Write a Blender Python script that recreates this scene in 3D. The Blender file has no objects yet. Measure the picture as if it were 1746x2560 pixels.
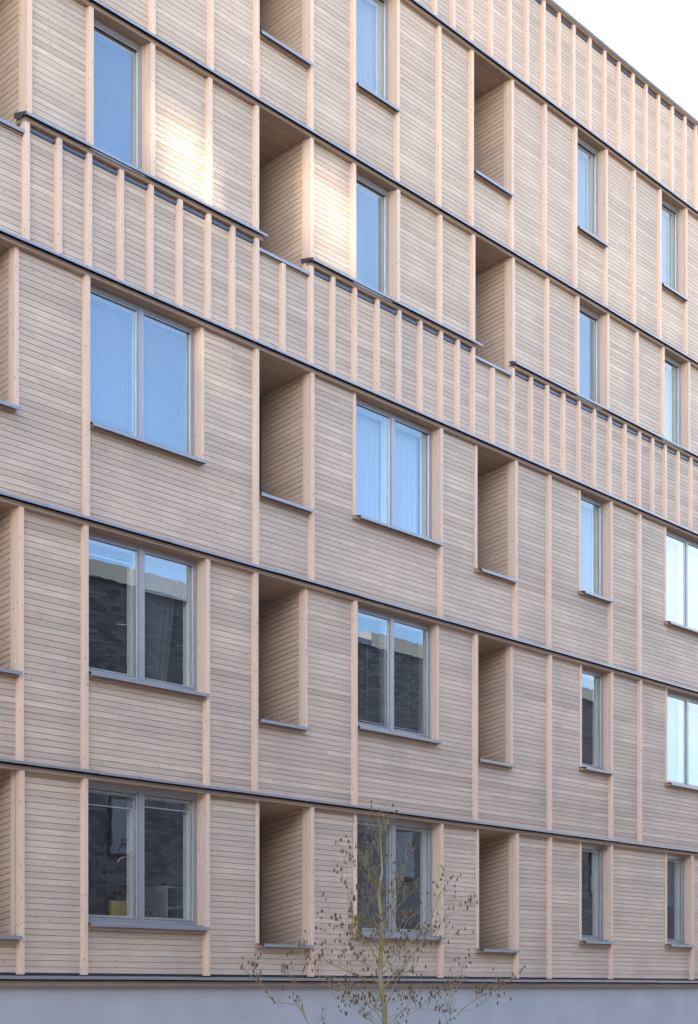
import bpy, bmesh, math, random
from mathutils import Vector
R = math.radians
scene = bpy.context.scene
col = scene.collection
rnd = random.Random(7)

# ------------------------------------------------------------------ camera
cam_d = bpy.data.cameras.new("camera")
cam = bpy.data.objects.new("camera", cam_d)
col.objects.link(cam)
scene.camera = cam
cam.location = (-15.5166, -18.8124, 1.7)
cam.rotation_euler = (R(90), 0, R(39.0075 - 90))
cam_d.sensor_fit = 'HORIZONTAL'
cam_d.sensor_width = 36
cam_d.lens = 4300 / 1746 * 36
cam_d.shift_y = (2472 - 1280) / 1746
cam_d.clip_end = 2000

# ------------------------------------------------------------------ sun and sky
SUN_EL = R(27.0)
SUN_H = Vector((-0.7, -0.714, 0)).normalized()
SUN_DIR = Vector((SUN_H.x * math.cos(SUN_EL), SUN_H.y * math.cos(SUN_EL), math.sin(SUN_EL)))
sl = bpy.data.lights.new("sun", 'SUN')
sl.energy = 4.0
sl.angle = R(0.53)
sl.color = (1.0, 0.87, 0.7)
so = bpy.data.objects.new("sun", sl)
col.objects.link(so)
so.location = (0, -40, 60)
so.rotation_euler = SUN_DIR.to_track_quat('Z', 'Y').to_euler()

world = bpy.data.worlds.new("World")
scene.world = world
world.use_nodes = True
wt = world.node_tree
wn, wl = wt.nodes, wt.links
wn.clear()
w_out = wn.new("ShaderNodeOutputWorld")
sky = wn.new("ShaderNodeTexSky")
sky.sky_type = 'NISHITA'
sky.sun_disc = False
sky.ozone_density = 2.5
sky.sun_elevation = SUN_EL
sky.sun_rotation = math.atan2(SUN_DIR.x, SUN_DIR.y)
bg_sky = wn.new("ShaderNodeBackground")
bg_sky.inputs[1].default_value = 0.15
wl.new(sky.outputs[0], bg_sky.inputs[0])
# thin bright cloud, thickest over and behind the building
tc = wn.new("ShaderNodeTexCoord")
nz = wn.new("ShaderNodeTexNoise")
nz.inputs['Scale'].default_value = 2.2
nz.inputs['Detail'].default_value = 6
wl.new(tc.outputs['Generated'], nz.inputs['Vector'])
dot = wn.new("ShaderNodeVectorMath")
dot.operation = 'DOT_PRODUCT'
dot.inputs[1].default_value = Vector((0.6, 0.75, 0.32)).normalized()
wl.new(tc.outputs['Generated'], dot.inputs[0])
mr = wn.new("ShaderNodeMapRange")
mr.inputs['From Min'].default_value = -0.15
mr.inputs['From Max'].default_value = 0.9
mr.inputs['To Min'].default_value = -0.34
mr.inputs['To Max'].default_value = 0.75
wl.new(dot.outputs['Value'], mr.inputs['Value'])
ad = wn.new("ShaderNodeMath")
ad.operation = 'ADD'
wl.new(nz.outputs[0], ad.inputs[0])
wl.new(mr.outputs[0], ad.inputs[1])
dot2 = wn.new("ShaderNodeVectorMath")
dot2.operation = 'DOT_PRODUCT'
dot2.inputs[1].default_value = Vector((0.92, -0.36, 0.2)).normalized()
wl.new(tc.outputs['Generated'], dot2.inputs[0])
mr3 = wn.new("ShaderNodeMapRange")
mr3.inputs['From Min'].default_value = 0.982
mr3.inputs['From Max'].default_value = 0.998
mr3.inputs['To Max'].default_value = 0.3
wl.new(dot2.outputs['Value'], mr3.inputs['Value'])
ad2 = wn.new("ShaderNodeMath")
ad2.operation = 'ADD'
wl.new(ad.outputs[0], ad2.inputs[0])
wl.new(mr3.outputs[0], ad2.inputs[1])
mr2 = wn.new("ShaderNodeMapRange")
mr2.interpolation_type = 'SMOOTHSTEP'
mr2.inputs['From Min'].default_value = 0.45
mr2.inputs['From Max'].default_value = 1.05
wl.new(ad2.outputs[0], mr2.inputs['Value'])
bg_cloud = wn.new("ShaderNodeBackground")
bg_cloud.inputs[0].default_value = (1.0, 0.99, 0.97, 1)
bg_cloud.inputs[1].default_value = 1.0
mixw = wn.new("ShaderNodeMixShader")
wl.new(mr2.outputs[0], mixw.inputs[0])
wl.new(bg_sky.outputs[0], mixw.inputs[1])
wl.new(bg_cloud.outputs[0], mixw.inputs[2])
wl.new(mixw.outputs[0], w_out.inputs[0])

scene.view_settings.view_transform = 'Standard'
scene.view_settings.look = 'None'
scene.view_settings.exposure = 2.06
scene.view_settings.gamma = 1.0
scene.cycles.max_bounces = 8
scene.cycles.diffuse_bounces = 4
scene.cycles.glossy_bounces = 4
scene.cycles.transparent_max_bounces = 24
scene.cycles.caustics_reflective = False
scene.cycles.caustics_refractive = False
scene.cycles.sample_clamp_indirect = 6.0


# ------------------------------------------------------------------ materials
def new_mat(name):
    m = bpy.data.materials.new(name)
    m.use_nodes = True
    nt = m.node_tree
    return m, nt.nodes, nt.links, nt.nodes["Principled BSDF"]


def wood_mat(name, base, dark, rotate=(0, 0, 0), tone_amount=0.5, stain=0.35, knots=0.75, warm=(0.60, 0.40, 0.27)):
    """planed spruce: grain runs along local X after the rotation; the mesh attribute
    'tone' carries each board's own natural shade"""
    m, n, l, b = new_mat(name)
    t = n.new("ShaderNodeTexCoord")
    mp = n.new("ShaderNodeMapping")
    mp.inputs['Rotation'].default_value = rotate
    l.new(t.outputs['Object'], mp.inputs['Vector'])
    at = n.new("ShaderNodeAttribute")
    at.attribute_name = 'tone'
    # each board takes its grain from another place
    off = n.new("ShaderNodeVectorMath")
    off.operation = 'MULTIPLY_ADD'
    off.inputs[1].default_value = (37.0, 11.0, 23.0)
    l.new(at.outputs['Fac'], off.inputs[0])
    l.new(mp.outputs[0], off.inputs[2])

    def scaled(sx, sy, sz):
        q = n.new("ShaderNodeVectorMath")
        q.operation = 'MULTIPLY'
        q.inputs[1].default_value = (sx, sy, sz)
        l.new(off.outputs[0], q.inputs[0])
        return q.outputs[0]
    g = n.new("ShaderNodeTexNoise")
    g.inputs['Scale'].default_value = 1.0
    g.inputs['Detail'].default_value = 5
    g.inputs['Roughness'].default_value = 0.65
    l.new(scaled(2.2, 60, 60), g.inputs['Vector'])
    big = n.new("ShaderNodeTexNoise")
    big.inputs['Scale'].default_value = 1.0
    big.inputs['Detail'].default_value = 3
    l.new(scaled(1.6, 9, 9), big.inputs['Vector'])
    # knots
    v = n.new("ShaderNodeTexVoronoi")
    v.inputs['Scale'].default_value = 1.0
    l.new(scaled(5.0, 10.0, 10.0), v.inputs['Vector'])
    kr = n.new("ShaderNodeMapRange")
    kr.inputs['From Min'].default_value = 0.05
    kr.inputs['From Max'].default_value = 0.13
    kr.inputs['To Min'].default_value = 1.0
    kr.inputs['To Max'].default_value = 0.0
    l.new(v.outputs['Distance'], kr.inputs['Value'])
    kc = n.new("ShaderNodeMath")
    kc.operation = 'MULTIPLY'
    kc.inputs[1].default_value = knots
    l.new(kr.outputs[0], kc.inputs[0])
    c1 = n.new("ShaderNodeMixRGB")
    c1.inputs[1].default_value = (*dark, 1)
    c1.inputs[2].default_value = (*base, 1)
    tm = n.new("ShaderNodeMapRange")
    tm.inputs['To Min'].default_value = 1 - tone_amount
    tm.inputs['To Max'].default_value = 1.0
    l.new(at.outputs['Fac'], tm.inputs['Value'])
    gm = n.new("ShaderNodeMapRange")
    gm.inputs['From Min'].default_value = 0.3
    gm.inputs['From Max'].default_value = 0.75
    gm.inputs['To Min'].default_value = 0.42
    gm.inputs['To Max'].default_value = 1.15
    l.new(g.outputs[0], gm.inputs['Value'])
    pr = n.new("ShaderNodeMath")
    pr.operation = 'MULTIPLY'
    l.new(tm.outputs[0], pr.inputs[0])
    l.new(gm.outputs[0], pr.inputs[1])
    l.new(pr.outputs[0], c1.inputs[0])
    # warmer, fresher streaks
    bm_ = n.new("ShaderNodeMapRange")
    bm_.inputs['From Min'].default_value = 0.5
    bm_.inputs['From Max'].default_value = 0.8
    bm_.inputs['To Max'].default_value = stain
    l.new(big.outputs[0], bm_.inputs['Value'])
    c2 = n.new("ShaderNodeMixRGB")
    c2.inputs[2].default_value = (*warm, 1)
    l.new(bm_.outputs[0], c2.inputs[0])
    l.new(c1.outputs[0], c2.inputs[1])
    # weather stain: soft patches that ignore the boards
    ws = n.new("ShaderNodeTexNoise")
    ws.inputs['Scale'].default_value = 0.9
    ws.inputs['Detail'].default_value = 5
    l.new(t.outputs['Object'], ws.inputs['Vector'])
    wm = n.new("ShaderNodeMapRange")
    wm.inputs['From Min'].default_value = 0.42
    wm.inputs['From Max'].default_value = 0.72
    wm.inputs['To Max'].default_value = 0.5
    l.new(ws.outputs[0], wm.inputs['Value'])
    c2b = n.new("ShaderNodeMixRGB")
    c2b.inputs[2].default_value = (dark[0] * .98, dark[1] * 1.05, dark[2] * 1.18, 1)
    l.new(wm.outputs[0], c2b.inputs[0])
    l.new(c2.outputs[0], c2b.inputs[1])
    c3 = n.new("ShaderNodeMixRGB")
    c3.inputs[2].default_value = (0.20, 0.15, 0.13, 1)
    l.new(kc.outputs[0], c3.inputs[0])
    l.new(c2b.outputs[0], c3.inputs[1])
    l.new(c3.outputs[0], b.inputs['Base Color'])
    b.inputs['Roughness'].default_value = 0.75
    b.inputs['Specular IOR Level'].default_value = 0.25
    bp = n.new("ShaderNodeBump")
    bp.inputs['Strength'].default_value = 0.25
    bp.inputs['Distance'].default_value = 0.004
    l.new(g.outputs[0], bp.inputs['Height'])
    l.new(bp.outputs[0], b.inputs['Normal'])
    return m


def plain(name, c, rough=0.5, metal=0.0, var=0.12, scale=6.0, spec=0.4):
    m, n, l, b = new_mat(name)
    t = n.new("ShaderNodeTexCoord")
    x = n.new("ShaderNodeTexNoise")
    x.inputs['Scale'].default_value = scale
    x.inputs['Detail'].default_value = 6
    l.new(t.outputs['Object'], x.inputs['Vector'])
    mr_ = n.new("ShaderNodeMapRange")
    mr_.inputs['From Min'].default_value = 0.3
    mr_.inputs['From Max'].default_value = 0.7
    mr_.inputs['To Min'].default_value = 1 - var
    mr_.inputs['To Max'].default_value = 1 + var
    l.new(x.outputs[0], mr_.inputs['Value'])
    mu = n.new("ShaderNodeVectorMath")
    mu.operation = 'SCALE'
    mu.inputs[0].default_value = c
    l.new(mr_.outputs[0], mu.inputs['Scale'])
    l.new(mu.outputs[0], b.inputs['Base Color'])
    b.inputs['Roughness'].default_value = rough
    b.inputs['Metallic'].default_value = metal
    b.inputs['Specular IOR Level'].default_value = spec
    return m


def glass_mat(name):
    m, n, l, b = new_mat(name)
    n.remove(b)
    o = n["Material Output"]
    tr = n.new("ShaderNodeBsdfTransparent")
    tr.inputs[0].default_value = (0.80, 0.86, 0.885, 1)
    gl = n.new("ShaderNodeBsdfGlossy")
    gl.inputs[0].default_value = (0.76, 0.88, 1.0, 1)
    gl.inputs['Roughness'].default_value = 0.0
    fr = n.new("ShaderNodeFresnel")
    # a pane reflects alike from both sides: feed the inverse index to its back
    gm = n.new("ShaderNodeNewGeometry")
    io = n.new("ShaderNodeMapRange")
    io.inputs['To Min'].default_value = 3.0
    io.inputs['To Max'].default_value = 1 / 3.0
    l.new(gm.outputs['Backfacing'], io.inputs['Value'])
    l.new(io.outputs[0], fr.inputs[0])
    t = n.new("ShaderNodeTexCoord")
    x = n.new("ShaderNodeTexNoise")
    x.inputs['Scale'].default_value = 3.2
    x.inputs['Detail'].default_value = 1
    l.new(t.outputs['Object'], x.inputs['Vector'])
    bp = n.new("ShaderNodeBump")
    bp.inputs['Strength'].default_value = 0.36
    bp.inputs['Distance'].default_value = 0.0012
    l.new(x.outputs[0], bp.inputs['Height'])
    l.new(bp.outputs[0], gl.inputs['Normal'])
    mx = n.new("ShaderNodeMixShader")
    l.new(fr.outputs[0], mx.inputs[0])
    l.new(tr.outputs[0], mx.inputs[1])
    l.new(gl.outputs[0], mx.inputs[2])
    l.new(mx.outputs[0], o.inputs[0])
    return m


def cloth_mat(name, c, trans=0.45):
    m, n, l, b = new_mat(name)
    n.remove(b)
    o = n["Material Output"]
    d = n.new("ShaderNodeBsdfDiffuse")
    d.inputs[0].default_value = (*c, 1)
    tl = n.new("ShaderNodeBsdfTranslucent")
    tl.inputs[0].default_value = (*c, 1)
    t = n.new("ShaderNodeTexCoord")
    x = n.new("ShaderNodeTexNoise")
    x.inputs['Scale'].default_value = 60
    l.new(t.outputs['Object'], x.inputs['Vector'])
    bp = n.new("ShaderNodeBump")
    bp.inputs['Strength'].default_value = 0.15
    l.new(x.outputs[0], bp.inputs['Height'])
    l.new(bp.outputs[0], d.inputs['Normal'])
    mx = n.new("ShaderNodeMixShader")
    mx.inputs[0].default_value = trans
    l.new(d.outputs[0], mx.inputs[1])
    l.new(tl.outputs[0], mx.inputs[2])
    l.new(mx.outputs[0], o.inputs[0])
    return m


def brick_mat(name):
    m, n, l, b = new_mat(name)
    t = n.new("ShaderNodeTexCoord")
    mp = n.new("ShaderNodeMapping")
    mp.inputs['Rotation'].default_value = (R(90), 0, 0)
    l.new(t.outputs['Object'], mp.inputs['Vector'])
    br = n.new("ShaderNodeTexBrick")
    br.inputs['Scale'].default_value = 1.0
    br.inputs['Brick Width'].default_value = 0.42
    br.inputs['Row Height'].default_value = 0.13
    br.inputs['Mortar Size'].default_value = 0.012
    br.inputs['Color1'].default_value = (0.04, 0.045, 0.062, 1)
    br.inputs['Color2'].default_value = (0.12, 0.125, 0.15, 1)
    br.inputs['Mortar'].default_value = (0.025, 0.027, 0.038, 1)
    l.new(mp.outputs[0], br.inputs['Vector'])
    l.new(br.outputs[0], b.inputs['Base Color'])
    b.inputs['Roughness'].default_value = 0.8
    return m


BOARD = (0.76, 0.61, 0.487)
BOARD_D = (0.42, 0.33, 0.262)
M = dict(
    board=wood_mat("pale_spruce_boards", BOARD, BOARD_D, tone_amount=0.8, stain=0.30, knots=0.75),
    post=wood_mat("pale_spruce_posts", (0.78, 0.60, 0.47), (0.65, 0.475, 0.36), rotate=(0, R(90), 0),
                  tone_amount=0.5, stain=0.35, knots=0.8, warm=(0.72, 0.48, 0.32)),
    rail=wood_mat("shade_darkened_spruce_rails", (0.43, 0.305, 0.23), (0.29, 0.20, 0.145), tone_amount=0.5, stain=0.4, knots=0.8),  # spruce darkened in colour to stand in for the shade under the flashing
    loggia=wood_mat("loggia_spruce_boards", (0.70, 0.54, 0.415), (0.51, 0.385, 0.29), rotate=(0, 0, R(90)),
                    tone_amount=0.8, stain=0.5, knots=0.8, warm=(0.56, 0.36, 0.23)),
    flashing=plain("grey_coated_steel", (0.29, 0.305, 0.35), 0.4, 0.4, 0.05, 3.0, 0.5),
    strip=plain("dark_steel_strip", (0.12, 0.13, 0.17), 0.35, 0.5, 0.08, 4.0),
    frame=plain("grey_window_aluminium", (0.38, 0.38, 0.405), 0.35, 0.4, 0.05, 3.0, 0.5),
    bead=plain("bright_aluminium_bead", (0.75, 0.76, 0.80), 0.3, 0.4, 0.03),
    gasket=plain("black_gasket", (0.02, 0.02, 0.022), 0.6),
    liner=plain("cream_painted_wood", (0.84, 0.82, 0.73), 0.5, 0, 0.05, 5.0),
    blind=plain("white_blind_slats", (0.74, 0.75, 0.76), 0.45, 0, 0.04, 5.0),
    dim_blind=plain("shade_dimmed_blind_slats", (0.36, 0.38, 0.42), 0.45, 0, 0.04, 5.0),  # white slats darkened in colour, standing in for shade behind the panes
    dim_cloth=cloth_mat("shade_dimmed_curtain_cloth", (0.50, 0.53, 0.58), 0.3),  # dimmed copy of the white cloth, indoor shade put into its colour
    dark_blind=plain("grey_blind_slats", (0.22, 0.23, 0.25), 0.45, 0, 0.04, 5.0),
    glass=glass_mat("window_glass"),
    room=plain("room_plaster", (0.22, 0.21, 0.20), 0.9, 0, 0.1, 2.0),
    dark=plain("dark_lining_and_shade", (0.05, 0.052, 0.055), 0.8),  # near-black: dark back panels, and shade painted into gaps
    plinth=plain("grey_plinth_render", (0.45, 0.465, 0.50), 0.9, 0, 0.07, 1.3, 0.2),
    nail=plain("dark_nail_head", (0.10, 0.08, 0.07), 0.6, 0.3),
    handle=plain("pale_handle", (0.75, 0.75, 0.74), 0.35, 0.2),
    white_cloth=cloth_mat("white_curtain_cloth", (0.80, 0.82, 0.86), 0.3),
    grey_cloth=cloth_mat("grey_roller_cloth", (0.17, 0.18, 0.19), 0.25),
    brick=brick_mat("dark_brick"),
    tan=plain("tan_parapet_render", (0.43, 0.41, 0.385), 0.8, 0, 0.06, 0.7),
    slate=plain("blue_slate", (0.10, 0.13, 0.19), 0.35, 0, 0.1, 2.0),
    ground=plain("pale_paving", (0.42, 0.36, 0.30), 0.9, 0, 0.2, 4.0),
    bark=None, brown_pod=None,
    yellow=plain("yellow_chair_fabric", (0.70, 0.50, 0.12), 0.8),
    brown=plain("dark_brown_cloth", (0.06, 0.035, 0.03), 0.9),
    cabinet=plain("white_cabinet_board", (0.38, 0.38, 0.36), 0.6, 0, 0.04),
)


# ------------------------------------------------------------------ mesh builder
class MB:
    def __init__(self):
        self.v, self.f, self.mi, self.t = [], [], [], []

    def quad(self, pts, tone=0.5, mi=0):
        k = len(self.v)
        self.v += [tuple(p) for p in pts]
        self.f.append(tuple(range(k, k + len(pts))))
        self.mi.append(mi)
        self.t.append(tone)

    def box(self, x0, x1, y0, y1, z0, z1, tone=None, mi=0, ch=0.0):
        """box; ch chamfers the two vertical edges of the face at y0 (towards the street)"""
        tone = rnd.random() if tone is None else tone
        if ch:
            ring = [(x0, y0 + ch), (x0 + ch, y0), (x1 - ch, y0), (x1, y0 + ch), (x1, y1), (x0, y1)]
        else:
            ring = [(x0, y0), (x1, y0), (x1, y1), (x0, y1)]
        n = len(ring)
        for i in range(n):
            a, b = ring[i], ring[(i + 1) % n]
            self.quad([(a[0], a[1], z0), (b[0], b[1], z0), (b[0], b[1], z1), (a[0], a[1], z1)], tone, mi)
        self.quad([(p[0], p[1], z1) for p in ring], tone, mi)
        self.quad([(p[0], p[1], z0) for p in reversed(ring)], tone, mi)

    def prism(self, prof, x0, x1, tone=None, mi=0):
        """profile of (y, z) points, counter-clockwise seen from -X ... extruded along X"""
        tone = rnd.random() if tone is None else tone
        n = len(prof)
        for i in range(n):
            a, b = prof[i], prof[(i + 1) % n]
            self.quad([(x0, a[0], a[1]), (x1, a[0], a[1]), (x1, b[0], b[1]), (x0, b[0], b[1])], tone, mi)
        self.quad([(x0, p[0], p[1]) for p in reversed(prof)], tone, mi)
        self.quad([(x1, p[0], p[1]) for p in prof], tone, mi)

    def build(self, name, mats, parent=None, smooth=False):
        me = bpy.data.meshes.new(name)
        me.from_pydata(self.v, [], self.f)
        if not isinstance(mats, (list, tuple)):
            mats = [mats]
        for m in mats:
            me.materials.append(m)
        me.polygons.foreach_set('material_index', self.mi)
        a = me.attributes.new('tone', 'FLOAT', 'FACE')
        a.data.foreach_set('value', self.t)
        if smooth:
            me.polygons.foreach_set('use_smooth', [True] * len(self.f))
        me.update()
        o = bpy.data.objects.new(name, me)
        col.objects.link(o)
        if parent:
            o.parent = parent
        return o


HANDLES = {(1, 2): (3.72, 0.085), (2, 2): (7.28, 0.015), (3, 8): (10.93, 0.11)}


def tube(m, pts, rads, seg=6):
    base = len(m.v)
    n = len(pts)
    for i, p in enumerate(pts):
        d = (pts[min(i + 1, n - 1)] - pts[max(i - 1, 0)]).normalized()
        a = d.orthogonal().normalized()
        b = d.cross(a)
        for k in range(seg):
            t = 2 * math.pi * k / seg
            m.v.append(tuple(p + (a * math.cos(t) + b * math.sin(t)) * rads[i]))
    for i in range(n - 1):
        for k in range(seg):
            q = base + i * seg
            m.f.append((q + k, q + (k + 1) % seg, q + seg + (k + 1) % seg, q + seg + k))
            m.mi.append(0)
            m.t.append(0.5)


def tag(o, label=None, cat=None, group=None, kind=None):
    if label: o['label'] = label
    if cat: o['category'] = cat
    if group: o['group'] = group
    if kind: o['kind'] = kind
    return o


def empty(name, loc=(0, 0, 0), parent=None):
    o = bpy.data.objects.new(name, None)
    col.objects.link(o)
    o.location = loc
    if parent: o.parent = parent
    return o


# ------------------------------------------------------------------ ground
g = MB()
g.quad([(-600, -600, 0), (600, -600, 0), (600, 600, 0), (-600, 600, 0)])
tag(g.build("ground", M['ground']), kind='structure')

# ------------------------------------------------------------------ the timber building
bld = empty("timber_building", (0, 0, 0))
tag(bld, "five storey building clad in pale horizontal boards with timber posts and grey steel flashings",
    "building")
X0, X1 = -6.0, 30.0
CL = 0.078            # face of the cladding, behind the post fronts
R0, R1, R2, R3, S, R4, R5, RT = 1.87, 4.895, 8.605, 12.263, 14.069, 16.232, 19.73, 21.818
SD = 13.82            # dropped rail in front of the loggias of the fourth storey
SOF = 0.125
PITCH = 0.09

# openings: kind, u0, u1, sill z, head z ; 'p'/'t' tells what stands at the right reveal
ROWS = {
    1: (R0, R1), 2: (R1, R2), 3: (R2, R3), 4: (R3, R4), 5: (R4, R5), 6: (R5, RT)}
WIN = [  # row, u0, u1, sill, double?
    (1, 1.645, 4.135, 2.665, 1), (1, 8.005, 10.43, 2.65, 1), (1, 15.52, 16.63, 2.70, 0), (1, 19.21, 20.28, 2.70, 0),
    (2, 1.655, 4.133, 6.345, 1), (2, 7.955, 10.372, 6.30, 1), (2, 15.53, 16.64, 6.338, 0), (2, 19.21, 21.60, 6.35, 1),
    (3, 1.685, 4.072, 10.01, 1), (3, 7.98, 10.415, 9.99, 1), (3, 15.49, 16.62, 10.015, 0), (3, 19.17, 21.60, 9.99, 1),
    (4, 1.755, 2.925, S, 0), (4, 7.915, 9.095, S, 0), (4, 15.345, 16.475, S, 0), (4, 18.995, 20.115, S, 0),
    (5, 7.915, 9.085, 17.535, 0), (5, 15.265, 16.415, 17.565, 0), (5, 18.855, 19.985, 17.517, 0)]
LOG = [
    (1, -0.9, 0.345, 2.44), (1, 5.45, 6.69, 2.435), (1, 11.755, 12.972, 2.46),
    (2, -0.9, 0.345, 6.155), (2, 5.365, 6.592, 6.104), (2, 11.645, 12.862, 6.106),
    (3, -0.9, 0.312, 9.87), (3, 5.385, 6.698, 9.805), (3, 11.70, 12.938, 9.762),
    (4, -0.9, 0.495, SD), (4, 5.385, 6.677, SD), (4, 11.555, 12.828, SD),
    (5, 5.395, 6.677, 17.35), (5, 11.505, 12.797, 17.333)]
POST = {
    1: [-0.95, 0.40, 1.60, 4.18, 6.735, 10.475, 13.015, 14.24, 16.675, 20.325, 21.6, 22.9, 24.1, 25.3],
    2: [-2.2, -0.95, 0.39, 1.61, 4.18, 5.32, 7.91, 11.60, 14.24, 16.685, 17.93, 21.645, 22.9, 24.1, 25.3],
    3: [-2.2, -0.95, 1.64, 5.34, 6.743, 10.46, 12.983, 14.22, 16.665, 17.91, 21.645, 22.9, 24.1, 25.3],
    4: [-2.2, -0.95, 0.54, 1.71, 2.97, 4.24, 5.34, 6.722, 7.87, 9.14, 10.44, 11.51, 12.873, 14.13, 15.30, 16.52, 17.78,
        18.95, 20.16, 21.4, 22.6, 23.8, 25.0],
    5: [0.5, 1.7, 2.98, 4.27, 5.35, 6.722, 7.87, 9.13, 10.41, 11.46, 12.842, 14.05, 15.22, 16.46, 17.66, 18.81, 20.03,
        21.3, 22.5, 23.7, 24.9]}
TRIM = {  # centre of the narrow boards that frame openings
    1: [5.41, 7.967, 11.715, 15.482, 19.172],
    2: [6.63, 10.41, 12.90, 15.492, 19.172],
    3: [0.35, 4.11, 7.942, 11.662, 15.452, 19.132]}
BAT_S = [0.5, 1.1, 1.68, 2.32, 2.94, 3.57, 4.21, 4.77, 5.34, 6.0, 6.722, 7.3, 7.9, 8.54, 9.18, 9.82, 10.46, 11.0, 11.51,
         12.18, 12.873, 13.53, 14.13, 14.75, 15.36, 15.98, 16.62, 17.26, 17.89, 18.48, 19.06, 19.66, 20.27, 20.9, 21.5, 22.1, 22.7, 23.3, 23.9, 24.5, 25.1]
BAT_T = [6.7, 7.3, 7.9, 8.5, 9.1, 9.7, 10.28, 10.86, 11.44, 12.11, 12.77, 13.39, 14.0, 14.58, 15.15, 15.79, 16.4, 16.99, 17.6, 18.18, 18.75,
         19.38, 19.98, 20.51, 21.1, 21.7, 22.3, 22.9, 23.5, 24.1, 24.7, 25.3]


def sill_of(row, u):
    for (r, a, b, s, d) in WIN:
        if r == row and a - 0.12 < u < b + 0.12: return s
    for (r, a, b, s) in LOG:
        if r == row and a - 0.12 < u < b + 0.12: return s


def left_trim(row, u):
    return any(0 < u - x < 0.08 for x in TRIM.get(row, []))


def make_cladding(z0, z1, holes):
    """horizontal boards with dark open grooves, butt joints at random, cut round the openings"""
    m = MB()
    n = int(math.ceil((z1 - z0) / PITCH))
    for i in range(n):
        a = z0 + i * PITCH
        b = min(a + PITCH - 0.008, z1)
        # joints of this board
        js = [X0]
        while js[-1] < X1:
            js.append(js[-1] + rnd.uniform(3.2, 5.8))
        js[-1] = X1
        tones = []
        base = 0.64 + rnd.gauss(0, 0.19)
        for _ in js:
            tn = base + rnd.gauss(0, 0.10)
            if rnd.random() < 0.05: tn -= 0.4
            tones.append(min(1, max(0, tn)))
        cuts = sorted({a, b} | {z for h in holes for z in (h[2], h[3]) if a < z < b})
        for c0, c1 in zip(cuts, cuts[1:]):
            mid = (c0 + c1) / 2
            hs = [(h[0], h[1]) for h in holes if h[2] < mid < h[3]]
            pts = sorted(set(js) | {q for h in hs for q in h})
            for p, q in zip(pts, pts[1:]):
                c = (p + q) / 2
                if any(h0 < c < h1 for h0, h1 in hs) or q - p < 1e-4: continue
                k = max(j for j in range(len(js)) if js[j] <= c)
                t = tones[k]
                p2, q2 = (p + 0.0005 if p in js else p), (q - 0.0005 if q in js else q)
                m.quad([(p2, CL, c0), (q2, CL, c0), (q2, CL, c1), (p2, CL, c1)], t)
                if c1 == b:   # bevelled top edge into the groove
                    m.quad([(p2, CL, b), (q2, CL, b), (q2, CL + .018, b + .004), (p2, CL + .018, b + .004)], t)
                if c0 == a:   # underside
                    m.quad([(p2, CL, a), (p2, CL + .018, a + .002), (q2, CL + .018, a + .002), (q2, CL, a)], t)
        # dark back of the groove
        hs = [(h[0], h[1]) for h in holes if h[2] < b + 0.004 < h[3]]
        pts = sorted({X0, X1} | {q for h in hs for q in h})
        for p, q in zip(pts, pts[1:]):
            if not any(h0 < (p + q) / 2 < h1 for h0, h1 in hs):
                m.quad([(p, CL + .0175, b - .012), (q, CL + .0175, b - .012), (q, CL + .0175, b + .02), (p, CL + .0175, b + .02)], 0.0, 0)
    return m


for row, (za, zb) in ROWS.items():
    top = zb - SOF + 0.03
    if row == 4:
        lo_h = [(a, b, S - 0.02, 99) for (r, a, b, s, d) in WIN if r == 4] + \
               [(a, b, SD, 99) for (r, a, b, s) in LOG if r == 4]
        holes = lo_h
    else:
        holes = [(a, b, s, 99) for (r, a, b, s, d) in WIN if r == row] + [(a, b, s, 99) for (r, a, b, s) in LOG if r == row]
    make_cladding(za + (0.055 if row == 1 else 0.012), top, holes).build("cladding", [M['board'], M['dark']], bld)


def nails(m, x, y, z0, z1, step=0.52):
    z = z0 + rnd.uniform(0.1, 0.3)
    while z < z1 - 0.05:
        cx = x + rnd.uniform(-0.006, 0.006)
        r = 0.006
        m.quad([(cx + r * math.cos(t), y - 0.0012, z + r * math.sin(t)) for t in [k * math.pi / 4 for k in range(8)]], 0, 1)
        z += step + rnd.uniform(-0.02, 0.02)


def post(name, x, z0, z1, y0=0.0, w=0.09):
    m = MB()
    t = min(1, max(0, 0.6 + rnd.gauss(0, 0.22)))
    y0 = y0 + rnd.uniform(-0.0015, 0.0015)
    zs = [z0, z1]
    if z1 - z0 > 2.6 and rnd.random() < 0.25:   # a butt joint in some posts
        zj = rnd.uniform(z0 + 0.6, z1 - 0.6)
        zs = [z0, zj - 0.0015, zj + 0.0015, z1]
    for i in range(0, len(zs), 2):
        m.box(x - w / 2, x + w / 2, y0, CL + 0.012, zs[i], zs[i + 1], min(1, max(0, t + rnd.gauss(0, .08))), 0, 0.004)
    nails(m, x, y0, z0, z1)
    return m.build(name, [M['post'], M['nail']], bld)


for row, xs in POST.items():
    za, zb = ROWS[row]
    z0 = za + (0.03 if row == 1 else 0.004)
    if row == 4: z0 = S + 0.004
    for x in xs:
        zz = z0
        if row == 4 and any(abs(x - q) < 0.02 for q in (5.34, 11.51)): zz = S + 0.004
        post("post", x, zz, zb - SOF)
for row, xs in TRIM.items():
    za, zb = ROWS[row]
    for x in xs:
        post("trim_board", x, sill_of(row, x) + 0.005, zb - SOF, 0.054, 0.076)
DROPS = [(-0.9, 0.47), (5.385, 6.677), (11.555, 12.828)]
for x in BAT_S:
    dropped = any(a + 0.05 < x < b - 0.05 for a, b in DROPS)
    post("batten", x, R3 + 0.004, (SD if dropped else S) - (0.075 if dropped else SOF))
for x in BAT_T:
    post("batten", x, R5 + 0.004, RT - SOF)


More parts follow.
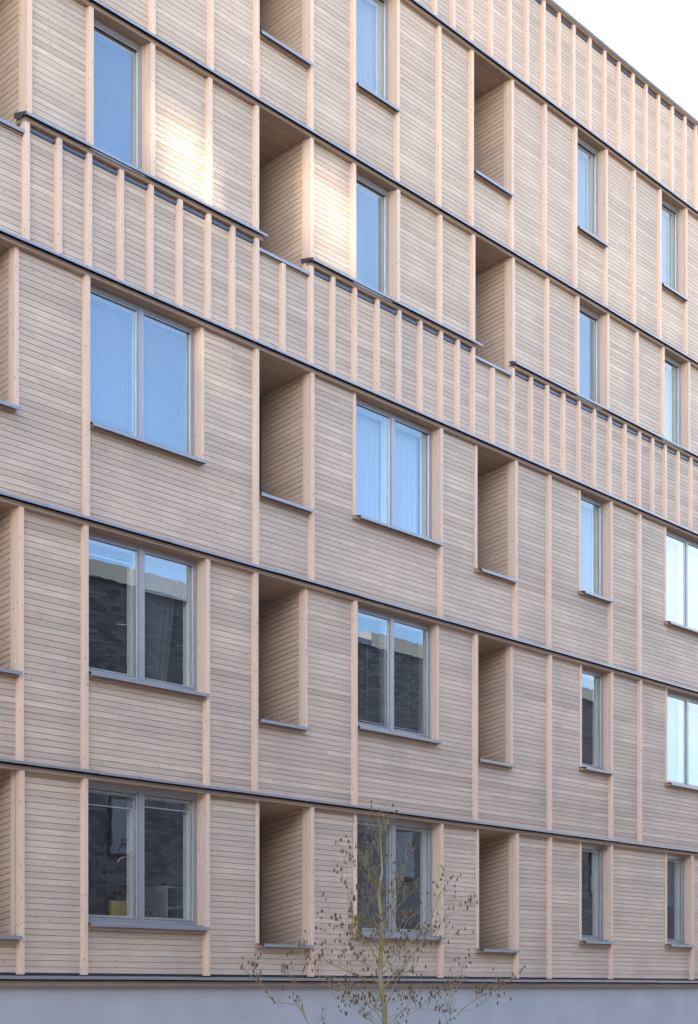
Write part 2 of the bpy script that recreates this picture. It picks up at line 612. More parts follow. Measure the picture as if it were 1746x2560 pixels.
# ---- storey rails with their steel flashing
def rail(z, u0, u1, depth=0.27, lip=0.037, overhang=0.07, fascia=True, parent=bld):
    m = MB()
    u = u0
    while u < u1 - 0.01:
        v = min(u1, u + rnd.uniform(3.2, 4.6))
        dz = rnd.uniform(-0.002, 0.002)
        m.prism([(-0.004, z - SOF + dz), (depth, z - SOF + dz), (depth, z - 0.03), (0.062, z - 0.03), (0.062, z - 0.060), (-0.004, z - 0.060)],
                u + 0.0012, v - 0.0012)
        u = v
    m.quad([(u0 + .002, 0.061, z - .059), (u1 - .002, 0.061, z - .059), (u1 - .002, 0.061, z - .02), (u0 + .002, 0.061, z - .02)], 0, 1)  # this dark face and the next paint the cavity shade behind the lip
    m.quad([(u0 + .002, -0.003, z - .0592), (u1 - .002, -0.003, z - .0592), (u1 - .002, 0.061, z - .0592), (u0 + .002, 0.061, z - .0592)], 0, 1)
    o = m.build("storey_rail", [M['rail'], M['dark']], parent)
    zr, z = z, 1.7 + (z - 1.7) * 0.9979
    f = MB()
    u = u0 - (0.04 if u0 > X0 + 1 else 0)
    k = 0
    e1 = u1 + (0.05 if u1 < X1 - 1 else 0)
    while u < e1 - 0.01:
        v = min(e1, u + rnd.uniform(2.2, 2.7))
        if e1 - v < 0.4: v = e1
        dz = rnd.uniform(-0.003, 0.003)
        oy = -overhang - (0.0015 if k % 2 else 0)
        lap = 0.03 if v < e1 else 0
        f.prism([(oy, z - lip + dz), (oy + 0.003, z - lip + dz), (oy + 0.003, z - 0.004 + dz),
                 (CL + 0.004, zr + 0.010 + dz), (CL + 0.004, zr + 0.013 + dz), (oy, z + dz)], u, v + lap - 0.002, 0.5)
        if k and u0 < u - 0.1:
            f.box(u - 0.03, u + 0.035, -overhang - 0.0035, -overhang + 0.001, z - lip + 0.004, z + 0.008, 0.5)
            f.quad([(u - .03, -overhang - .003, z + .008), (u + .035, -overhang - .003, z + .008), (u + .035, CL, zr + .02), (u - .03, CL, zr + .02)])
        u = v
        k += 1
    f.build("flashing", M['flashing'], parent)
    return o


for z in (R0, R1, R2, R3, R4, R5):
    rail(z, X0, X1)
rail(RT, X0, X1, 0.4)
for a, b in ((0.455, 5.47), (6.70, 11.66), (12.90, X1)):
    rail(S, a, b, 0.2)
for a, b in DROPS:
    f = MB()
    f.prism([(0.012, SD - 0.05), (0.016, SD - 0.05), (0.016, SD - 0.004), (0.16, SD + 0.012), (0.16, SD + 0.016), (0.012, SD)],
            a, b + 0.0, 0.5)
    f.build("loggia_flashing", M['flashing'], bld)
    w = MB()
    w.box(a + 0.002, b - 0.002, 0.05, CL + 0.02, SD - 0.075, SD - 0.012, 0.3)
    w.build("loggia_rail", M['rail'], bld)
# end caps of the balustrade flashing that turn into the loggias
for u in (0.455, 6.70, 12.90):
    c = MB()
    c.prism([(-0.07, S - 0.075), (0.0, S - 0.062), (0.19, S - 0.062), (0.19, S + 0.022), (-0.07, S - 0.022)], u - 0.047, u - 0.043, 0.5)
    c.build("flashing_end_cap", M['strip'], bld)
# vent strips tucked under the balustrade rail and the parapet rail
for z, a, b in ((S, 0.56, 5.30), (S, 6.76, 11.47), (S, 12.92, 26.0), (RT, 6.0, 26.0)):
    v = MB()
    v.box(a, b, CL - 0.030, CL + 0.006, z - SOF - 0.080, z - SOF - 0.035, 0.5)
    v.build("vent_strip", M['strip'], bld)
v = MB()
v.box(X0, X1, CL + 0.012, CL + 0.05, R0 - 0.02, R0 + 0.075, 0.5)
v.build("gap_shade_strip", M['dark'], bld)  # dark strip painting the shade of the open gap below the boards

# ---- plinth, body, roof
p = MB()
p.box(X0, X1, 0.085, 0.4, -0.2, R0 - SOF + 0.004)
p.build("plinth", M['plinth'], bld)
b_ = MB()
b_.box(X0, X1, 3.2, 14.0, 0, RT - 0.25)
b_.box(X0 - 0.3, X0, 0.1, 14.0, 0, RT - 0.1)
b_.box(X1, X1 + 0.3, 0.1, 14.0, 0, RT - 0.1)
for z in (R0, R1, R2, R3, R4, R5, RT - 0.2):   # floor slabs
    b_.box(X0, X1, 0.40, 3.2, z - 0.11, z - 0.06)
for u in (-3.2, 1.35, 4.6, 7.35, 10.8, 14.6, 17.3, 18.3, 22.2):       # party walls
    b_.box(u, u + 0.18, 0.40, 3.2, R0 - 0.06, RT - 0.5)
b_.build("building_core", M['room'], bld)


# ------------------------------------------------------------------ windows
FY = 0.185           # front of the frames


def slats(m, x0, x1, z0, z1, y, tilt, pitch=0.025, mi=0):
    n = int((z1 - z0) / pitch)
    d = 0.0125
    for i in range(n):
        z = z1 - (i + 0.5) * pitch
        dy, dz = d * math.cos(tilt), d * math.sin(tilt)
        m.quad([(x0, y - dy, z - dz), (x1, y - dy, z - dz), (x1, y + dy, z + dz), (x0, y + dy, z + dz)], 0.5, mi)
    for x in (x0 + 0.08, (x0 + x1) / 2, x1 - 0.08):      # ladder cords
        m.box(x - 0.002, x + 0.002, y - 0.014, y - 0.012, z0, z1, 0.5, mi)
    m.box(x0, x1, y - 0.012, y + 0.012, z0 - 0.018, z0, 0.5, mi)
    m.box(x0, x1, y - 0.015, y + 0.015, z1, z1 + 0.03, 0.5, mi)


def make_window(row, u0, u1, zs, double, blinds):
    """blinds: per sash (fraction lowered, tilt, material) or None"""
    zt = ROWS[row][1] - SOF
    w = empty("window", ((u0 + u1) / 2, FY, zs), bld)
    inv = Vector(w.location)

    def put(m, name, mats):
        o = m.build(name, mats)
        o.parent = w
        o.location = -inv
        return o
    fw = 0.055
    f = MB()
    zb = zs + 0.005
    f.box(u0, u1, FY, FY + 0.08, zb, zb + fw, 0.5)
    f.box(u0, u1, FY, FY + 0.08, zt - 0.075, zt + 0.01, 0.5)
    f.box(u0 - 0.02, u0 + fw * 0.7, FY + 0.001, FY + 0.081, zb + 0.001, zt, 0.5)
    f.box(u1 - fw, u1 + 0.02, FY + 0.001, FY + 0.081, zb + 0.001, zt, 0.5)
    put(f, "window_frame", M['frame'])
    spans = [(u0 + fw * 0.7, u1 - fw)]
    if double:
        um = (u0 + u1) / 2 + 0.01
        mu = MB()
        mu.box(um - 0.045, um - 0.003, FY - 0.002, FY + 0.07, zb + fw, zt - 0.075, 0.5)
        mu.box(um + 0.003, um + 0.045, FY - 0.002, FY + 0.07, zb + fw, zt - 0.075, 0.5)
        mu.box(um - 0.003, um + 0.003, FY + 0.004, FY + 0.06, zb + fw, zt - 0.075, 0.5)
        put(mu, "mullion", M['frame'])
        spans = [(u0 + fw * 0.7, um - 0.045), (um + 0.045, u1 - fw)]
    for k, (a, b) in enumerate(spans):
        s = MB()     # sash, stepped back, with a black gasket line round the pane
        z0, z1 = zb + fw, zt - 0.075
        sw = 0.032
        for (p0, p1, q0, q1) in ((a, b, z0, z0 + sw), (a, b, z1 - sw, z1), (a, a + sw, z0 + sw, z1 - sw), (b - sw, b, z0 + sw, z1 - sw)):
            s.box(p0, p1, FY + 0.014, FY + 0.06, q0, q1, 0.5)
        ga = 0.007
        i0, i1, j0, j1 = a + sw, b - sw, z0 + sw, z1 - sw
        for (p0, p1, q0, q1) in ((i0, i1, j0, j0 + ga), (i0, i1, j1 - ga, j1), (i0, i0 + ga, j0 + ga, j1 - ga), (i1 - ga, i1, j0 + ga, j1 - ga)):
            s.box(p0, p1, FY + 0.022, FY + 0.05, q0, q1, 0.5, 2 if p0 > a + 0.2 and p1 - p0 < 0.1 else 1)
        put(s, "sash", [M['frame'], M['gasket'], M['bead']])
        gl = MB()
        gl.quad([(i0, FY + 0.034, j0), (i1, FY + 0.034, j0), (i1, FY + 0.034, j1), (i0, FY + 0.034, j1)])
        put(gl, "pane", M['glass'])
        c = MB()     # cream inner casement seen through the pane
        y0, y1 = FY + 0.075, FY + 0.20
        cw = 0.075
        for (p0, p1, q0, q1) in ((a, b, z0, z0 + cw), (a, b, z1 - cw, z1), (a, a + cw, z0 + cw, z1 - cw), (b - cw, b, z0 + cw, z1 - cw)):
            c.box(p0, p1, y0 + 0.05, y1, q0, q1, 0.5)
            c.box(p0 + (0.0), p1, y0, y0 + 0.05, q0, q1, 0.5) if p1 - p0 > 0.3 else \
                c.box(p0 + (0.02 if p0 > a else 0), p1 - (0.02 if p0 == a else 0), y0, y0 + 0.05, q0, q1, 0.5)
        put(c, "inner_casement", M['liner'])
        sp = blinds[k] if blinds and k < len(blinds) else None
        if sp:
            low, tilt, mt = sp
            bm = MB()
            ztop = z1 - 0.06
            slats(bm, a + 0.06, b - 0.06, ztop - low * (z1 - z0 - 0.10), ztop, FY + 0.095, R(tilt),
                  0.009 if low < 0.2 else 0.025)
            put(bm, "venetian_blind", M[mt])
        if k == 0 and (row, round(u0)) in HANDLES:
            hz, drop = HANDLES[(row, round(u0))]
            h = MB()
            hx, hy = b - 0.06, FY + 0.215
            tube(h, [Vector((hx, hy, hz)), Vector((hx, hy + 0.05, hz)), Vector((hx - 0.03, hy + 0.06, hz - 0.1 * drop)),
                     Vector((hx - 0.08, hy + 0.06, hz - 0.35 * drop)), Vector((hx - 0.135, hy + 0.06, hz - drop))],
                 [.009, .009, .010, .009, .008], 6)
            put(h, "handle", M['handle'])
    # sill flashing with its wooden batten below
    if row != 4:
        sl_ = MB()
        z = zs
        sl_.prism([(-0.05, z - 0.052), (-0.046, z - 0.052), (-0.046, z - 0.006), (FY, z + 0.022), (FY, z + 0.026), (-0.05, z - 0.002)],
                  u0 + 0.004, u1 + 0.02, 0.5)
        sl_.box(u1 + 0.0205, u1 + 0.0235, -0.05, FY - 0.13, z - 0.05, z + 0.006, 0.5)
        put(sl_, "sill_flashing", M['flashing'])
        ba = MB()
        ba.box(u0 - (0.085 if left_trim(row, u0) else -0.002), u1 - 0.002, 0.018, CL + 0.01, z - 0.072, z - 0.02, 0.3)
        put(ba, "sill_batten", M['rail'])
    # jamb boards
    j = MB()
    j.box(u1 - 0.010, u1 + 0.03, 0.092, 0.135, zs + 0.03, zt, 0.7)
    put(j, "jamb_board", M['post'])
    j = MB()
    j.box(u1 - 0.016, u1 + 0.03, 0.1375, FY + 0.02, zs + 0.03, zt, 0.5)
    put(j, "jamb_board", M['post'])
    j = MB()
    j.box(u0 - 0.03, u0 + 0.004, 0.092, FY + 0.02, zs + 0.03, zt, 0.5)
    put(j, "jamb_board", M['post'])
    return w


BL = {
    0: [(0.10, 10, 'blind'), (0.07, 10, 'blind')], 1: [(0.96, 25, 'dark_blind'), None], 2: None, 3: None,
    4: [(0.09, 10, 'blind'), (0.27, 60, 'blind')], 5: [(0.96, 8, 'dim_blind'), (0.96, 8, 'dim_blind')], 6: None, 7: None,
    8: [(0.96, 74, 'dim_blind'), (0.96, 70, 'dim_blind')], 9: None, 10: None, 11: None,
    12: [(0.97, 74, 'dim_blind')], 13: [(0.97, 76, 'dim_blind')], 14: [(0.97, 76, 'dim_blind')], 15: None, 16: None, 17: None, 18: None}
for i, wdef in enumerate(WIN):
    make_window(*wdef, BL.get(i))

# ------------------------------------------------------------------ loggias
BACK, KD = 1.14, 0.19      # depth, fall of the side boards towards the inside


def make_loggia(row, u0, u1, zs):
    zt = ROWS[row][1] - SOF
    lg = empty("loggia", ((u0 + u1) / 2, CL, zs), bld)
    inv = Vector(lg.location)

    def put(m, name, mats):
        o = m.build(name, mats)
        o.parent = lg
        o.location = -inv
        return o
    Y0 = 0.168
    fall = KD * (BACK - Y0)
    m = MB()
    z = zs - 0.35
    while z < zt + 0.02:
        t = min(1, max(0, 0.55 + rnd.gauss(0, 0.22)))
        a, b = z, min(z + PITCH - 0.009, zt + 0.02)
        for ux, sgn in ((u1, 1), (u0, -1)):
            q = [(ux, Y0, a), (ux, BACK, a - fall), (ux, BACK, b - fall), (ux, Y0, b)]
            m.quad(q, t)
            m.quad([(ux, Y0, b), (ux, BACK, b - fall), (ux + .018 * sgn, BACK, b - fall + .006), (ux + .018 * sgn, Y0, b + .006)], t)
            m.quad([(ux, Y0, a), (ux, BACK, a - fall), (ux + .018 * sgn, BACK, a - fall + .003), (ux + .018 * sgn, Y0, a + .003)], t)
        z += PITCH
    for ux, sgn in ((u1 + .018, 1), (u0 - .018, -1)):
        m.quad([(ux, Y0, zs - 0.7), (ux, BACK, zs - 0.7), (ux, BACK, zt), (ux, Y0, zt)], 0, 1)
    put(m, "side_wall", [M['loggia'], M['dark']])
    c = MB()
    y = Y0 + 0.03
    k = 0
    while y < BACK:
        y2 = min(y + 0.105, BACK + 0.02)
        t = rnd.random()
        za, zb = zt - KD * (y - Y0), zt - KD * (y2 - 0.006 - Y0)
        c.quad([(u0 - .01, y, za), (u1 + .01, y, za), (u1 + .01, y2 - .006, zb), (u0 - .01, y2 - .006, zb)], t)
        c.quad([(u0 - .01, y, za), (u0 - .01, y, za + .02), (u1 + .01, y, za + .02), (u1 + .01, y, za)], t)
        y = y2
    c.quad([(u0, Y0, zt + .03), (u1, Y0, zt + .03), (u1, BACK + .02, zt + .03 - fall), (u0, BACK + .02, zt + .03 - fall)], 0, 1)
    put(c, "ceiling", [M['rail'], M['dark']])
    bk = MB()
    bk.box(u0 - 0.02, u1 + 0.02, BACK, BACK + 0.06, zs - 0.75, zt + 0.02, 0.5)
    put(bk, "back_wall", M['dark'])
    fl = MB()
    fl.box(u0 - 0.02, u1 + 0.02, 0.12, BACK, zs - 0.8, zs - 0.72, 0.5)
    fl.box(u0 - 0.02, u1 + 0.02, CL + 0.03, 0.15, zs - 0.8, zs - 0.03, 0.5)
    put(fl, "floor", M['room'])
    for bx in ((u1 - 0.012, u1 + 0.03, 0.092, 0.166, 0.75), (u1 - 0.003, u1 + 0.03, 0.1665, 0.19, 0.3), (u0 - 0.03, u0 + 0.006, 0.092, 0.19, 0.6)):
        rp = MB()
        rp.box(*bx[:4], zs + 0.012, zt, bx[4])
        put(rp, "reveal_board", M['post'])
    if row != 4:
        s_ = MB()
        s_.prism([(-0.05, zs - 0.052), (-0.046, zs - 0.052), (-0.046, zs - 0.006), (0.15, zs + 0.006), (0.15, zs + 0.010), (-0.05, zs - 0.002)],
                 u0 + 0.003, u1 + 0.02, 0.5)
        put(s_, "sill_flashing", M['flashing'])
        ba = MB()
        ba.box(u0 - (0.085 if left_trim(row, u0) else -0.002), u1 - 0.002, 0.018, CL + 0.01, zs - 0.072, zs - 0.02, 0.3)
        put(ba, "sill_batten", M['rail'])
    return lg


for l_ in LOG:
    make_loggia(*l_)

# ------------------------------------------------------------------ curtains behind the panes
def curtain(x0, x1, z0, z1, y, label, waves=9, amp=0.03, mat='white_cloth', flare=0.0):
    m = MB()
    n = waves * 8
    rows = 8
    ph = rnd.random() * 6
    P = []
    for j in range(rows + 1):
        v = j / rows
        for i in range(n + 1):
            u = i / n
            x = x0 + (x1 - x0) * u * (1 - flare * v)
            yy = y + amp * math.sin(u * waves * 2 * math.pi + ph) * (0.5 + 0.5 * v) + 0.3 * amp * math.sin(u * waves * 4.7 + 2 * v)
            P.append((x, yy, z1 + (z0 - z1) * v))
    m.v = P
    for j in range(rows):
        for i in range(n):
            a = j * (n + 1) + i
            m.f.append((a, a + 1, a + n + 2, a + n + 1))
            m.mi.append(0)
            m.t.append(0.5)
    o = m.build("curtain", M[mat], None, True)
    return tag(o, label, "curtain", "curtains hanging behind the windows")


YC = 0.43
curtain(2.95, 4.05, 10.0, 12.10, YC, "white curtain gathered behind the blind of the double window in the middle left", 8, 0.03, 'dim_cloth', flare=0.25)
curtain(8.05, 10.3, 9.95, 12.10, YC, "pale curtain across the whole double window under the slatted band at the centre", 14, 0.02)
curtain(15.55, 16.55, 9.95, 12.10, YC, "pale blue white curtain filling the narrow window right of the middle loggia", 6, 0.02, 'dim_cloth')
curtain(19.2, 21.55, 9.95, 12.10, YC, "bright white curtain in the upper of two double windows cut by the right edge", 14, 0.02)
curtain(19.25, 21.55, 6.3, 8.45, YC, "bright white curtain in the lower of two double windows cut by the right edge", 14, 0.02)
curtain(7.95, 9.05, 17.5, 19.55, YC, "light blue curtain in the tall window cropped by the top edge of the photo", 7, 0.03, 'dim_cloth')
curtain(15.3, 16.4, 17.5, 19.55, YC, "pale curtain in the narrow window below the roof parapet", 6, 0.03, 'dim_cloth')
curtain(18.9, 19.95, 17.5, 19.55, YC, "pale curtain in the uppermost window at the right edge", 6, 0.03, 'dim_cloth')
curtain(19.0, 20.1, 13.9, 16.05, YC, "pale curtain in the right edge window standing on the steel band", 6, 0.03, 'dim_cloth')
curtain(2.96, 3.95, 6.3, 8.45, YC, "sheer dark looking curtain behind the half lowered blind at left", 7, 0.04, 'grey_cloth', 0.35)
curtain(8.05, 8.55, 6.25, 8.4, YC, "grey curtain drawn aside in the double window with a building mirrored in it", 4, 0.04, 'grey_cloth', 0.3)
curtain(19.25, 20.2, 3.6, 4.7, 0.42, "grey roller blind half down in the bottom right narrow window", 2, 0.004, 'grey_cloth')

# ------------------------------------------------------------------ room furniture seen in the ground left window
ch = empty("chair", (2.95, 0.90, R0))
tag(ch, "yellow upholstered chair behind the bottom left window", "chair")


def sub(parent, name, mat, *boxes):
    m = MB()
    L = parent.location
    for (a, b, c, d, e, f) in boxes:
        m.box(a, b, c, d, e, f, 0.5, 0, 0.012)
    o = m.build(name, mat)
    o.parent = parent
    o.location = -L
    return o


sub(ch, "seat", M['yellow'], (2.66, 3.20, 0.72, 1.18, R0 + 0.42, R0 + 0.52))
sub(ch, "backrest", M['yellow'], (2.68, 3.14, 0.60, 0.67, R0 + 0.52, R0 + 1.18))
for x in (2.69, 3.12):
    for y in (0.68, 1.12):
        sub(ch, "leg", M['brown'], (x, x + 0.035, y, y + 0.035, R0 - 0.06, R0 + 0.42))
sub(ch, "armrest", M['brown'], (3.16, 3.24, 0.62, 1.1, R0 + 0.52, R0 + 1.13))
cb = empty("cabinet", (4.0, 1.0, R0))
tag(cb, "white cabinet with a flat side panel inside the bottom left window", "cabinet")
sub(cb, "side_panel", M['cabinet'], (3.84, 3.87, 0.58, 1.5, R0 - 0.06, R0 + 1.46))
sub(cb, "side_panel", M['cabinet'], (4.45, 4.48, 0.58, 1.5, R0 - 0.06, R0 + 1.46))
sub(cb, "back_panel", M['cabinet'], (3.87, 4.45, 1.47, 1.5, R0 - 0.06, R0 + 1.46))
for z in (0.3, 0.75, 1.1, 1.43):
    sub(cb, "shelf", M['cabinet'], (3.87, 4.45, 0.60, 1.47, R0 + z, R0 + z + 0.025))

# ------------------------------------------------------------------ the hazel tree in front of the plinth
def bark_mat():
    m, n, l, b = new_mat("lichen_bark")
    t = n.new("ShaderNodeTexCoord")
    x = n.new("ShaderNodeTexNoise")
    x.inputs['Scale'].default_value = 3.5
    x.inputs['Detail'].default_value = 5
    l.new(t.outputs['Object'], x.inputs['Vector'])
    r = n.new("ShaderNodeValToRGB")
    r.color_ramp.elements[0].position = 0.42
    r.color_ramp.elements[0].color = (0.33, 0.29, 0.225, 1)
    r.color_ramp.elements[1].position = 0.62
    r.color_ramp.elements[1].color = (0.29, 0.245, 0.05, 1)
    l.new(x.outputs[0], r.inputs[0])
    l.new(r.outputs[0], b.inputs['Base Color'])
    b.inputs['Roughness'].default_value = 0.9
    m2, n, l, b = new_mat("dry_brown_pods")
    t = n.new("ShaderNodeTexCoord")
    x = n.new("ShaderNodeTexNoise")
    x.inputs['Scale'].default_value = 25
    l.new(t.outputs['Object'], x.inputs['Vector'])
    r = n.new("ShaderNodeValToRGB")
    r.color_ramp.elements[0].position = 0.35
    r.color_ramp.elements[0].color = (0.085, 0.05, 0.03, 1)
    r.color_ramp.elements[1].position = 0.65
    r.color_ramp.elements[1].color = (0.20, 0.125, 0.075, 1)
    l.new(x.outputs[0], r.inputs[0])
    l.new(r.outputs[0], b.inputs['Base Color'])
    b.inputs['Roughness'].default_value = 0.85
    return m, m2


M['bark'], M['brown_pod'] = bark_mat()
TB = Vector((4.85, -3.0, 0.0))
tree = empty("hazel_tree", TB)
tag(tree, "bare young hazel with yellow lichen and hanging brown dry leaves before the grey plinth", "tree")


def TP(a, b, dy=0.0):
    """sketch units of the tree (1 unit = 2.27 mm wide) -> metres in the tree's own frame"""
    return Vector(((a - 955) * 0.00372, dy, 1.17 - (b - 1585) * 0.00227))


def smooth_pts(pts, k=3):
    out = []
    n = len(pts)
    for i in range(n - 1):
        p0, p1, p2, p3 = pts[max(i - 1, 0)], pts[i], pts[i + 1], pts[min(i + 2, n - 1)]
        for q in range(k):
            t = q / k
            out.append(0.5 * ((2 * p1) + (p2 - p0) * t + (2 * p0 - 5 * p1 + 4 * p2 - p3) * t * t + (3 * p1 - p0 - 3 * p2 + p3) * t ** 3))
    out.append(pts[-1])
    return out


trunk_m, br_m, pod_m = MB(), MB(), MB()
TR = [(962, 2100), (960, 1900), (958, 1700), (955, 1500), (945, 1400), (930, 1300), (930, 1200), (932, 1100), (940, 1000), (942, 960),
      (930, 850), (920, 730), (925, 650), (937, 600), (938, 520), (932, 420), (929, 370), (935, 300)]
tp = smooth_pts([TP(a, b) for a, b in TR])
tr_r = [max(0.005, 0.043 * (1 - i / (len(tp) - 1)) ** 0.85 + 0.004) for i in range(len(tp))]
tube(trunk_m, tp, tr_r, 8)
LIMBS = [  # (sketch points, base radius, lean of the limb in depth)
    ([(928, 420), (905, 395), (880, 365), (855, 325), (838, 290), (818, 240)], .009, -.15),
    ([(922, 720), (890, 670), (876, 620), (880, 560), (865, 510), (850, 480), (815, 468)], .013, .25),
    ([(880, 560), (860, 500), (850, 430), (870, 380), (905, 320), (915, 290)], .007, -.2),
    ([(925, 1190), (895, 1115), (865, 1055), (838, 1030), (818, 990), (815, 900), (808, 800), (806, 700), (790, 640), (795, 560)], .022, .35),
    ([(932, 1100), (890, 1080), (860, 1020), (830, 960), (790, 900), (745, 830), (700, 745), (675, 735)], .012, -.4),
    ([(935, 1260), (990, 1200), (1040, 1110), (1090, 1040), (1150, 960), (1200, 860), (1240, 720), (1280, 620)], .020, -.3),
    ([(1040, 1110), (1045, 900), (1050, 770), (1080, 680), (1120, 630), (1180, 600)], .011, .3),
    ([(1060, 1080), (1070, 900), (1130, 830), (1200, 720), (1255, 650)], .010, -.5),
    ([(948, 1340), (1050, 1255), (1110, 1195), (1150, 1160), (1210, 1105), (1280, 1030), (1350, 980), (1420, 940), (1480, 890), (1510, 850)], .019, .4),
    ([(1280, 1030), (1330, 900), (1380, 850), (1430, 800), (1460, 780)], .008, -.2),
    ([(1150, 960), (1230, 880), (1300, 760), (1380, 680), (1430, 630)], .008, .3),
    ([(930, 1310), (860, 1290), (780, 1250), (700, 1200), (640, 1170), (590, 1120), (530, 1100)], .013, .45),
    ([(930, 1210), (850, 1170), (780, 1150), (700, 1130), (640, 1080), (580, 1060)], .010, -.45),
    ([(945, 1420), (860, 1360), (760, 1330), (640, 1350), (560, 1340), (500, 1290), (460, 1240), (430, 1190), (395, 1160)], .014, -.3),
    ([(955, 1520), (880, 1450), (780, 1400), (700, 1420), (690, 1330), (650, 1220), (600, 1180)], .012, .4),
    ([(960, 1700), (800, 1640), (640, 1610), (500, 1585), (480, 1500), (420, 1450), (340, 1440), (290, 1390), (260, 1330), (210, 1280), (160, 1210)], .018, .2),
    ([(400, 1440), (410, 1350), (385, 1310), (340, 1280), (300, 1260)], .007, -.2),
    ([(958, 1600), (900, 1540), (850, 1500), (800, 1490), (740, 1460), (650, 1440), (560, 1440)], .011, -.5),
    ([(955, 1480), (1010, 1420), (1060, 1330), (1120, 1270), (1200, 1240), (1250, 1220)], .011, .35),
    ([(958, 1560), (1040, 1510), (1120, 1480), (1200, 1500), (1270, 1490)], .010, -.3),
    ([(962, 1950), (1100, 1850), (1250, 1760), (1360, 1660), (1430, 1585), (1462, 1515), (1455, 1440), (1500, 1340), (1560, 1260), (1600, 1200), (1660, 1100)], .024, .3),
    ([(1445, 1560), (1500, 1480), (1560, 1430), (1650, 1370), (1730, 1310), (1790, 1260)], .012, -.3),
    ([(1480, 1510), (1570, 1500), (1650, 1470), (1720, 1420), (1800, 1400), (1850, 1440)], .010, .2),
    ([(1455, 1440), (1420, 1400), (1370, 1380), (1330, 1400)], .006, .1),
    ([(942, 960), (980, 880), (1000, 780), (990, 690), (1010, 600), (1000, 500), (1030, 420)], .010, -.35),
    ([(920, 730), (960, 640), (975, 540), (970, 440), (1000, 370), (1050, 280)], .008, .3),
]


def dry_pod(p):
    """one hanging pod: a small six-sided spindle"""
    ln, r = rnd.uniform(.04, .07), rnd.uniform(.008, .0125)
    d = Vector((rnd.uniform(-.18, .18), rnd.uniform(-.18, .18), -1)).normalized()
    prof = ((0, .25), (.25, .85), (.6, 1.0), (.9, .55), (1.0, .1))
    tube(pod_m, [p + d * (ln * a) for a, _ in prof], [r * b for _, b in prof], 5)


def twig(p, d, length, r, depth=0):
    n = 5
    pts = [p.copy()]
    dd = d.normalized()
    for i in range(n):
        dd = (dd + Vector((rnd.uniform(-.28, .28), rnd.uniform(-.28, .28), rnd.uniform(-.12, .26)))).normalized()
        pts.append(pts[-1] + dd * length / n)
    tube(br_m, pts, [max(.0017, r * (1 - .75 * i / n)) for i in range(n + 1)], 4)
    if depth < 1 and length > .22:
        for _ in range(rnd.randint(1, 2)):
            i = rnd.randint(1, n - 1)
            a = (dd + Vector((rnd.uniform(-1, 1), rnd.uniform(-.8, .8), rnd.uniform(-.2, .7)))).normalized()
            twig(pts[i], a, length * rnd.uniform(.4, .7), r * .6, depth + 1)
    for q in (n, n - 2):
        if rnd.random() < .3:
            for _ in range(rnd.randint(1, 2)):
                dry_pod(pts[q] + Vector((rnd.uniform(-.02, .02), rnd.uniform(-.02, .02), 0)))


for k in range(26):      # the many thinner shoots off the stem
    b0 = rnd.uniform(1020, 1760) if k < 19 else rnd.uniform(620, 1020)
    sd = -1 if k % 2 else 1
    ln = rnd.uniform(140, 330) if k < 19 else rnd.uniform(90, 160)
    a0 = 955 if b0 > 1450 else 935
    rise = rnd.uniform(0.35, 1.15)
    LIMBS.append(([(a0, b0), (a0 + sd * ln * .3, b0 - ln * .5 * rise), (a0 + sd * ln * .55, b0 - ln * .85 * rise + 15),
                   (a0 + sd * ln * .85, b0 - ln * 1.1 * rise), (a0 + sd * ln, b0 - ln * 1.3 * rise + rnd.uniform(-40, 40))],
                  rnd.uniform(.008, .012), rnd.uniform(-.55, .55)))
for pts, r0, lean in LIMBS:
    n = len(pts)
    q = smooth_pts([TP(a, b, lean * (i / (n - 1)) ** 1.2) for i, (a, b) in enumerate(pts)])
    q = [p + Vector((rnd.uniform(-.008, .008), rnd.uniform(-.01, .01), rnd.uniform(-.008, .008))) for p in q]
    rad = [max(.0024, r0 * .62 * (1 - .8 * i / (len(q) - 1))) for i in range(len(q))]
    tube(br_m, q, rad, 6)
    for i in range(len(q) // 4, len(q)):
        for _ in range(rnd.choice((0, 1, 1, 2))):
            d = (q[min(i + 1, len(q) - 1)] - q[max(i - 1, 0)]).normalized()
            side = Vector((rnd.uniform(-1, 1), rnd.uniform(-1, 1), rnd.uniform(-.1, .9)))
            twig(q[i], d * .6 + side * .8, rnd.uniform(.14, .42), rad[i] * .4 + .0012)
    for _ in range(rnd.randint(1, 3)):
        dry_pod(q[-1])
for o in (trunk_m.build("trunk", M['bark'], tree, True), br_m.build("branches", M['bark'], tree, True),
          pod_m.build("pods", M['brown_pod'], tree, True)):  # all the hanging dried pods in one mesh
    pass

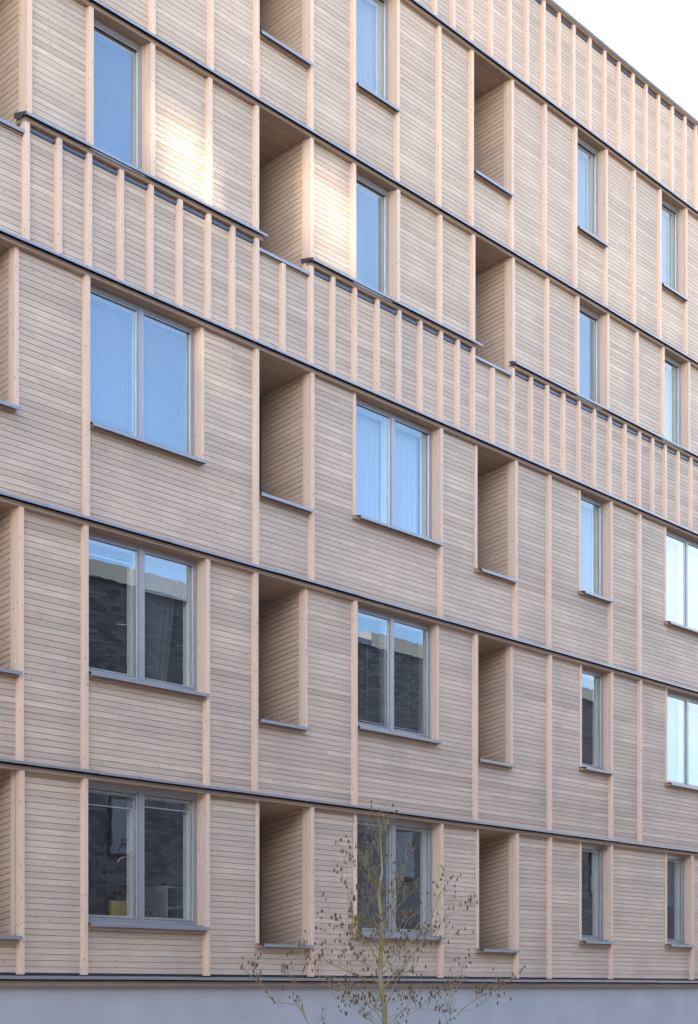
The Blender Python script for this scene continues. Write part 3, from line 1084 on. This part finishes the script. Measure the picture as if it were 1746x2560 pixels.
# ------------------------------------------------------------------ the far side of the street (mirrored in the panes)
ob = empty("brick_building", (30, -22, 0))
tag(ob, "dark brick building with tan parapet across the street, mirrored in the windows", "building")
m = MB()
m.box(-70, 58, -8, 0, 0, 14.95)
m.box(58, 110, -8, -0.5, 0, 8.5)
o = m.build("wall", M['brick']); o.parent = ob; o.location = (-30, 0, 0)
for a, b in ((-70.1, 31.0), (36.6, 58.1)):
    m = MB()
    m.box(a, b, -8.1, 0.12, 14.95, 15.5)
    o = m.build("parapet", M['tan']); o.parent = ob; o.location = (-30, 0, 0)
m = MB()
m.prism([(0.1, 14.95), (-8, 14.95), (-8, 17), (0.1, 15.2)], 31.0, 36.6, 0.5)
o = m.build("roof", M['slate']); o.parent = ob; o.location = (-30, 0, 0)
for x in range(-62, 56, 5):
    for z in (2.2, 6.0, 9.8):
        wdw = MB()
        wdw.box(x, x + 1.5, 0.004, 0.05, z, z + 2.0, 0.5)
        wo = wdw.build("window", M['brown']); wo.parent = ob; wo.location = (-30, 0, 0)
        pn = MB()
        pn.box(x + .1, x + 1.4, 0.052, 0.06, z + .1, z + 1.9, 0.5)
        po = pn.build("pane", M['slate']); po.parent = wo

# added unseen tower: blocks the sun, its slots let slim bars reach the facade
TY = -50.0
tw = empty("sun_blocker_tower", (-40, TY, 0))
tag(tw, "unseen added tower that shades the facade and lets sun patches through its slots", "building")
TX0, TX1, TZ = -50.5, -12.0, 60.0


def shadow_of(x, z, y=CL):
    t = (y - TY) / -SUN_DIR.y
    return x + SUN_DIR.x * t, z + SUN_DIR.z * t


SLOTS = []   # x0, x1, z0, z1 on the tower
def patch(u0, u1, z0, z1, n, w, dz=0.0):
    for i in range(n):
        u = u0 + (u1 - u0) * (i + .5) / n
        a, b = shadow_of(u, z0 + dz * i)
        c, d = shadow_of(u, z1 + dz * i)
        SLOTS.append((a - w / 2, a + w / 2, b, d))
patch(3.15, 4.25, 14.2, 15.3, 3, 0.34, -0.06)
patch(6.62, 7.85, 14.3, 15.75, 3, 0.30)
patch(4.25, 4.5, 11.4, 12.1, 1, 0.24)
m = MB()
xs = sorted({TX0, TX1} | {q for s_ in SLOTS for q in s_[:2]})
zmin = min(s_[2] for s_ in SLOTS)
for a, b in zip(xs, xs[1:]):
    zs_ = sorted({0, TZ} | {q for s_ in SLOTS if s_[0] < (a + b) / 2 < s_[1] for q in s_[2:]})
    for c, d in zip(zs_, zs_[1:]):
        if any(s_[0] < (a + b) / 2 < s_[1] and s_[2] < (c + d) / 2 < s_[3] for s_ in SLOTS): continue
        m.box(a, b, TY - 0.15, TY + 0.0, c, d, 0.5)
m.box(TX0, TX1, TY - 9, TY - 0.15, 0, 36.0, 0.5)
o = m.build("wall", M['tan']); o.parent = tw; o.location = -tw.location
